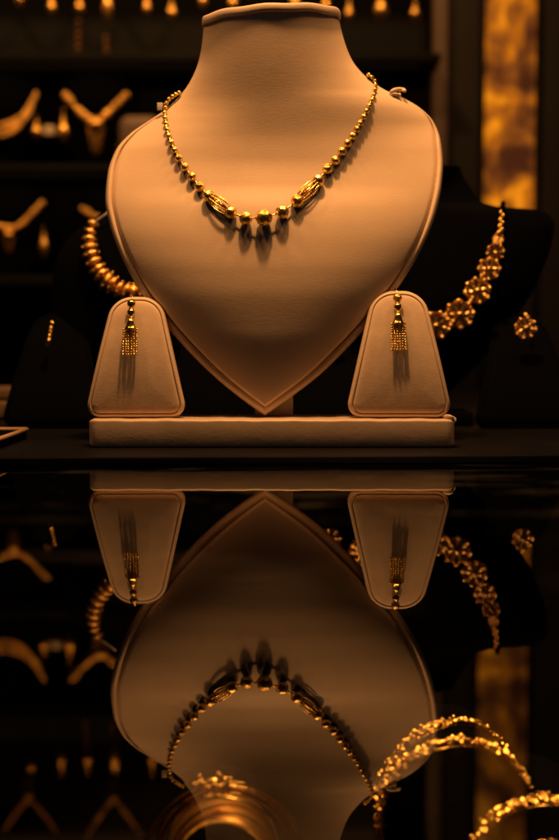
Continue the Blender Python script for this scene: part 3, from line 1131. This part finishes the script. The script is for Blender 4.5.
def ring_pts(c, r, tilt, yaw, n):
    M = Matrix.Rotation(yaw, 3, 'Z') @ Matrix.Rotation(tilt, 3, 'X')
    return [c + M @ Vector((r * math.cos(2 * PI * k / n), 0, r * math.sin(2 * PI * k / n))) for k in range(n)], M


def lacy_bangle(c, r, w, tilt, yaw, label, seed):
    rnd = random.Random(seed)
    root = thing('lacy_bangle', c - Vector((0, 0, r)), label, 'bangle', 'gold bangles in the counter')
    n = 44
    pts, M = ring_pts(c, r, tilt, yaw, n)
    ax = M @ Vector((0, 1, 0))
    base = MB()
    for k in (-1, 1):
        base.tube([p + ax * (k * w * .48) for p in ring_pts(c, r, tilt, yaw, 72)[0]], w * .055, 8, closed=True)
    base.build('hoop', GOLD, root)
    lace = MB()
    n = 150
    pts, M = ring_pts(c, r, tilt, yaw, n)
    for i, p in enumerate(pts):
        out = (p - c).normalized()
        side = out.cross(ax)
        for k in range(3):
            q = p + ax * rnd.uniform(-.42, .42) * w + out * rnd.uniform(-.05, .30) * w + side * rnd.uniform(-.2, .2) * w
            lace.sphere(q, w * rnd.choice((.08, .10, .13, .16, .21)), 1, rnd.random() < .5)
        if i % 4 == 0:                                          # little curled wires
            q = p + ax * rnd.uniform(-.25, .25) * w
            lace.tube([q + ax * (math.cos(a) * w * .22) + side * (math.sin(a) * w * .22) + out * w * .2 for a in np.linspace(0, 2 * PI, 9)[:-1]],
                      w * .055, 5, closed=True)
    lace.build('filigree', GOLD_CUT, root)
    return root


def plain_bangle(c, r, rad, tilt, yaw, label, orn=None, m=GOLD):
    root = thing('round_bangle', c - Vector((0, 0, r)), label, 'bangle', 'gold bangles in the counter')
    pts, M = ring_pts(c, r, tilt, yaw, 120)
    t = MB()
    n = len(pts)
    t.tube(pts, [rad * (1 + .12 * math.sin(i * 2 * PI / 3)) for i in range(n)], 10, closed=True)
    t.build('hoop', m, root)
    if orn:
        ang, size = orn
        p = c + M @ Vector((r * math.cos(ang), 0, r * math.sin(ang)))
        o = MB()
        o.sphere(p, size * .42, 2, True, (1.3, .8, .8))
        rb = random.Random(2)
        for k in range(34):
            a, q = rb.uniform(0, 2 * PI), math.sqrt(rb.random())
            o.sphere(p + Vector((math.cos(a) * q * size * .92, -.004 * (1 - q) - .001, math.sin(a) * q * size * .52)), size * rb.uniform(.10, .2), 1, rb.random() < .5)
        o.build('flower_boss', GOLD_CUT, root)
    return root


yb = -.135
cR = P(458, 812, yb)
arch_stand(cR, .0390, yb - .012, yb + .075, 'black arched stand carrying the two lacy bangles in the counter')
lacy_bangle(cR + Vector((-.002, -.004, 0)), .0420, .0095, .10, .10, 'lacy gold bangle on the arched stand, nearer the viewer', 3)
cR2 = P(446, 792, yb + .03)
lacy_bangle(cR2, .0420, .0082, .10, .35, 'thin lacy gold bangle behind on the arched stand, overlapping the bust reflection', 4)
c3 = P(548, 872, -.155)
arch_stand(c3, .0400, -.167, -.08, 'black arched stand in the bottom right corner of the counter')
lacy_bangle(c3 + Vector((0, -.004, 0)), .0430, .0100, .12, -.1, 'lacy gold bangle cut off by the bottom right corner', 5)
lacy_bangle(c3 + Vector((0, -.02, -.006)), .031, .0080, .12, -.1, 'smaller lacy gold bangle in front in the bottom right corner', 6)
cl = P(222, 858, -.15)
arch_stand(cl, .0235, -.170, -.07, 'black arched stand carrying the round bangles at the bottom')
plain_bangle(cl, .0426, .0011, .06, .12, 'slim gold bangle with a flower boss at the bottom of the photo', (PI / 2 + .10, .0116))
plain_bangle(cl + Vector((.002, .012, -.003)), .0385, .0013, .05, .0, 'slim plain gold bangle behind the bangle with the flower boss')
plain_bangle(cl + Vector((-.001, -.006, -.002)), .0402, .0007, .10, -.10, 'thinnest gold bangle of the nest at the bottom, leaning outward')
plain_bangle(cl + Vector((.001, .004, -.002)), .0362, .0010, .03, .16, 'gold bangle hugging the wide cuff at the bottom')
cf = thing('wide_cuff', cl - Vector((0, 0, .029)), 'wide plain gold cuff bangle inside the slim bangles at the bottom', 'bangle', 'gold bangles in the counter')
m = MB()
rows = []
for y, r_ in ((-.016, .0225), (-.0165, .0236), (-.010, .0262), (-.003, .0285), (.006, .0302), (.012, .0306), (.0125, .0296), (.004, .0290), (-.008, .0255), (-.016, .0225)):
    rows.append([cl + Vector((.98 * r_ * math.cos(2 * PI * j / 72), y + .004, .98 * r_ * math.sin(2 * PI * j / 72))) for j in range(72)])
m.grid(rows, True, close_u=True)
m.build('band', GOLD_BAND, cf)
m = MB()
for j in range(30):
    a = PI * (.1 + .8 * j / 29)
    m.sphere(cl + Vector((.98 * .0247 * math.cos(a), -.0115, .98 * .0247 * math.sin(a))), .0012, 1, True)
m.build('beaded_edge', GOLD, cf)

# ================================================================ LIGHT
def spot(loc, target, power, col, size_deg, rad, blend=.6):
    l = bpy.data.lights.new('overhead_spot', 'SPOT')
    l.energy, l.color, l.spot_size, l.spot_blend, l.shadow_soft_size = power, col, math.radians(size_deg), blend, rad
    o = bpy.data.objects.new('overhead_spot', l)
    COL.objects.link(o)
    o.location = loc
    o.rotation_euler = (Vector(target) - Vector(loc)).to_track_quat('-Z', 'Y').to_euler()
    return o


WARM = (1, .445, .138)
for x, p, r in ((-.34, 5.5, .05), (-.11, 3.5, .05), (0, 20.5, .026), (.11, 3.5, .05), (.34, 5.5, .05)):
    spot((x, -.070, .80), (x * .4, .02, .10), p, WARM, 75, r)


def strip(loc, target, length, power, col):
    """an unseen lamp strip added under a cabinet shelf to brighten the gold"""
    l = bpy.data.lights.new('added_strip', 'AREA')
    l.shape, l.size, l.size_y, l.energy, l.color = 'RECTANGLE', length, .008, power, col
    o = bpy.data.objects.new('added_strip', l)
    COL.objects.link(o)
    o.location = loc
    o.rotation_euler = (Vector(target) - Vector(loc)).to_track_quat('-Z', 'Y').to_euler()


for row, pw in ((-104, .42), (57, .30), (168, .27)):  # strips put in to make each row of cabinet gold glow
    z = P(100, row, YW - .06).z - .010
    strip((-.30, YW - .05, z), (-.30, YW + .04, z - .11), 1.0, pw, (1, .46, .13))
for x, p in ((-.45, 9.0), (-.12, 9.0), (.24, 7.0)):  # unseen spots added to brighten the cabinet gold and the bronze post
    spot((x, .45, 1.0), (x, YW, .35), p, (1, .46, .13), 80, .03)
# unseen spot added to bring out glints on the bangles under the glass
spot((.07, -.27, .52), (.065, -.20, -.05), 10.5, (1, .48, .15), 40, .012)

w = bpy.data.worlds.new('World')
SC.world = w
w.use_nodes = True
w.node_tree.nodes['Background'].inputs['Color'].default_value = (.011, .0085, .0085, 1)
w.node_tree.nodes['Background'].inputs['Strength'].default_value = 1

# ================================================================ CAMERA
cd = bpy.data.cameras.new('camera')
cam = bpy.data.objects.new('camera', cd)
COL.objects.link(cam)
cam.location = (0, CAMY, CAMZ)
cam.rotation_euler = (PI / 2 - PITCH, 0, 0)
cd.sensor_fit = 'VERTICAL'
cd.sensor_height = 24 * 1.5
cd.sensor_width = 24
cd.lens = 36 * F / 840
cd.clip_start, cd.clip_end = .01, 50
cd.dof.use_dof = True
cd.dof.focus_distance = .765
cd.dof.aperture_fstop = 4.4
SC.camera = cam

SC.view_settings.view_transform = 'Standard'
SC.view_settings.look = 'None'
SC.view_settings.exposure = 0
SC.view_settings.gamma = 1
SC.cycles.max_bounces = 10
SC.cycles.transparent_max_bounces = 16
SC.cycles.caustics_reflective = False
SC.cycles.caustics_refractive = False
SC.cycles.use_denoising = True
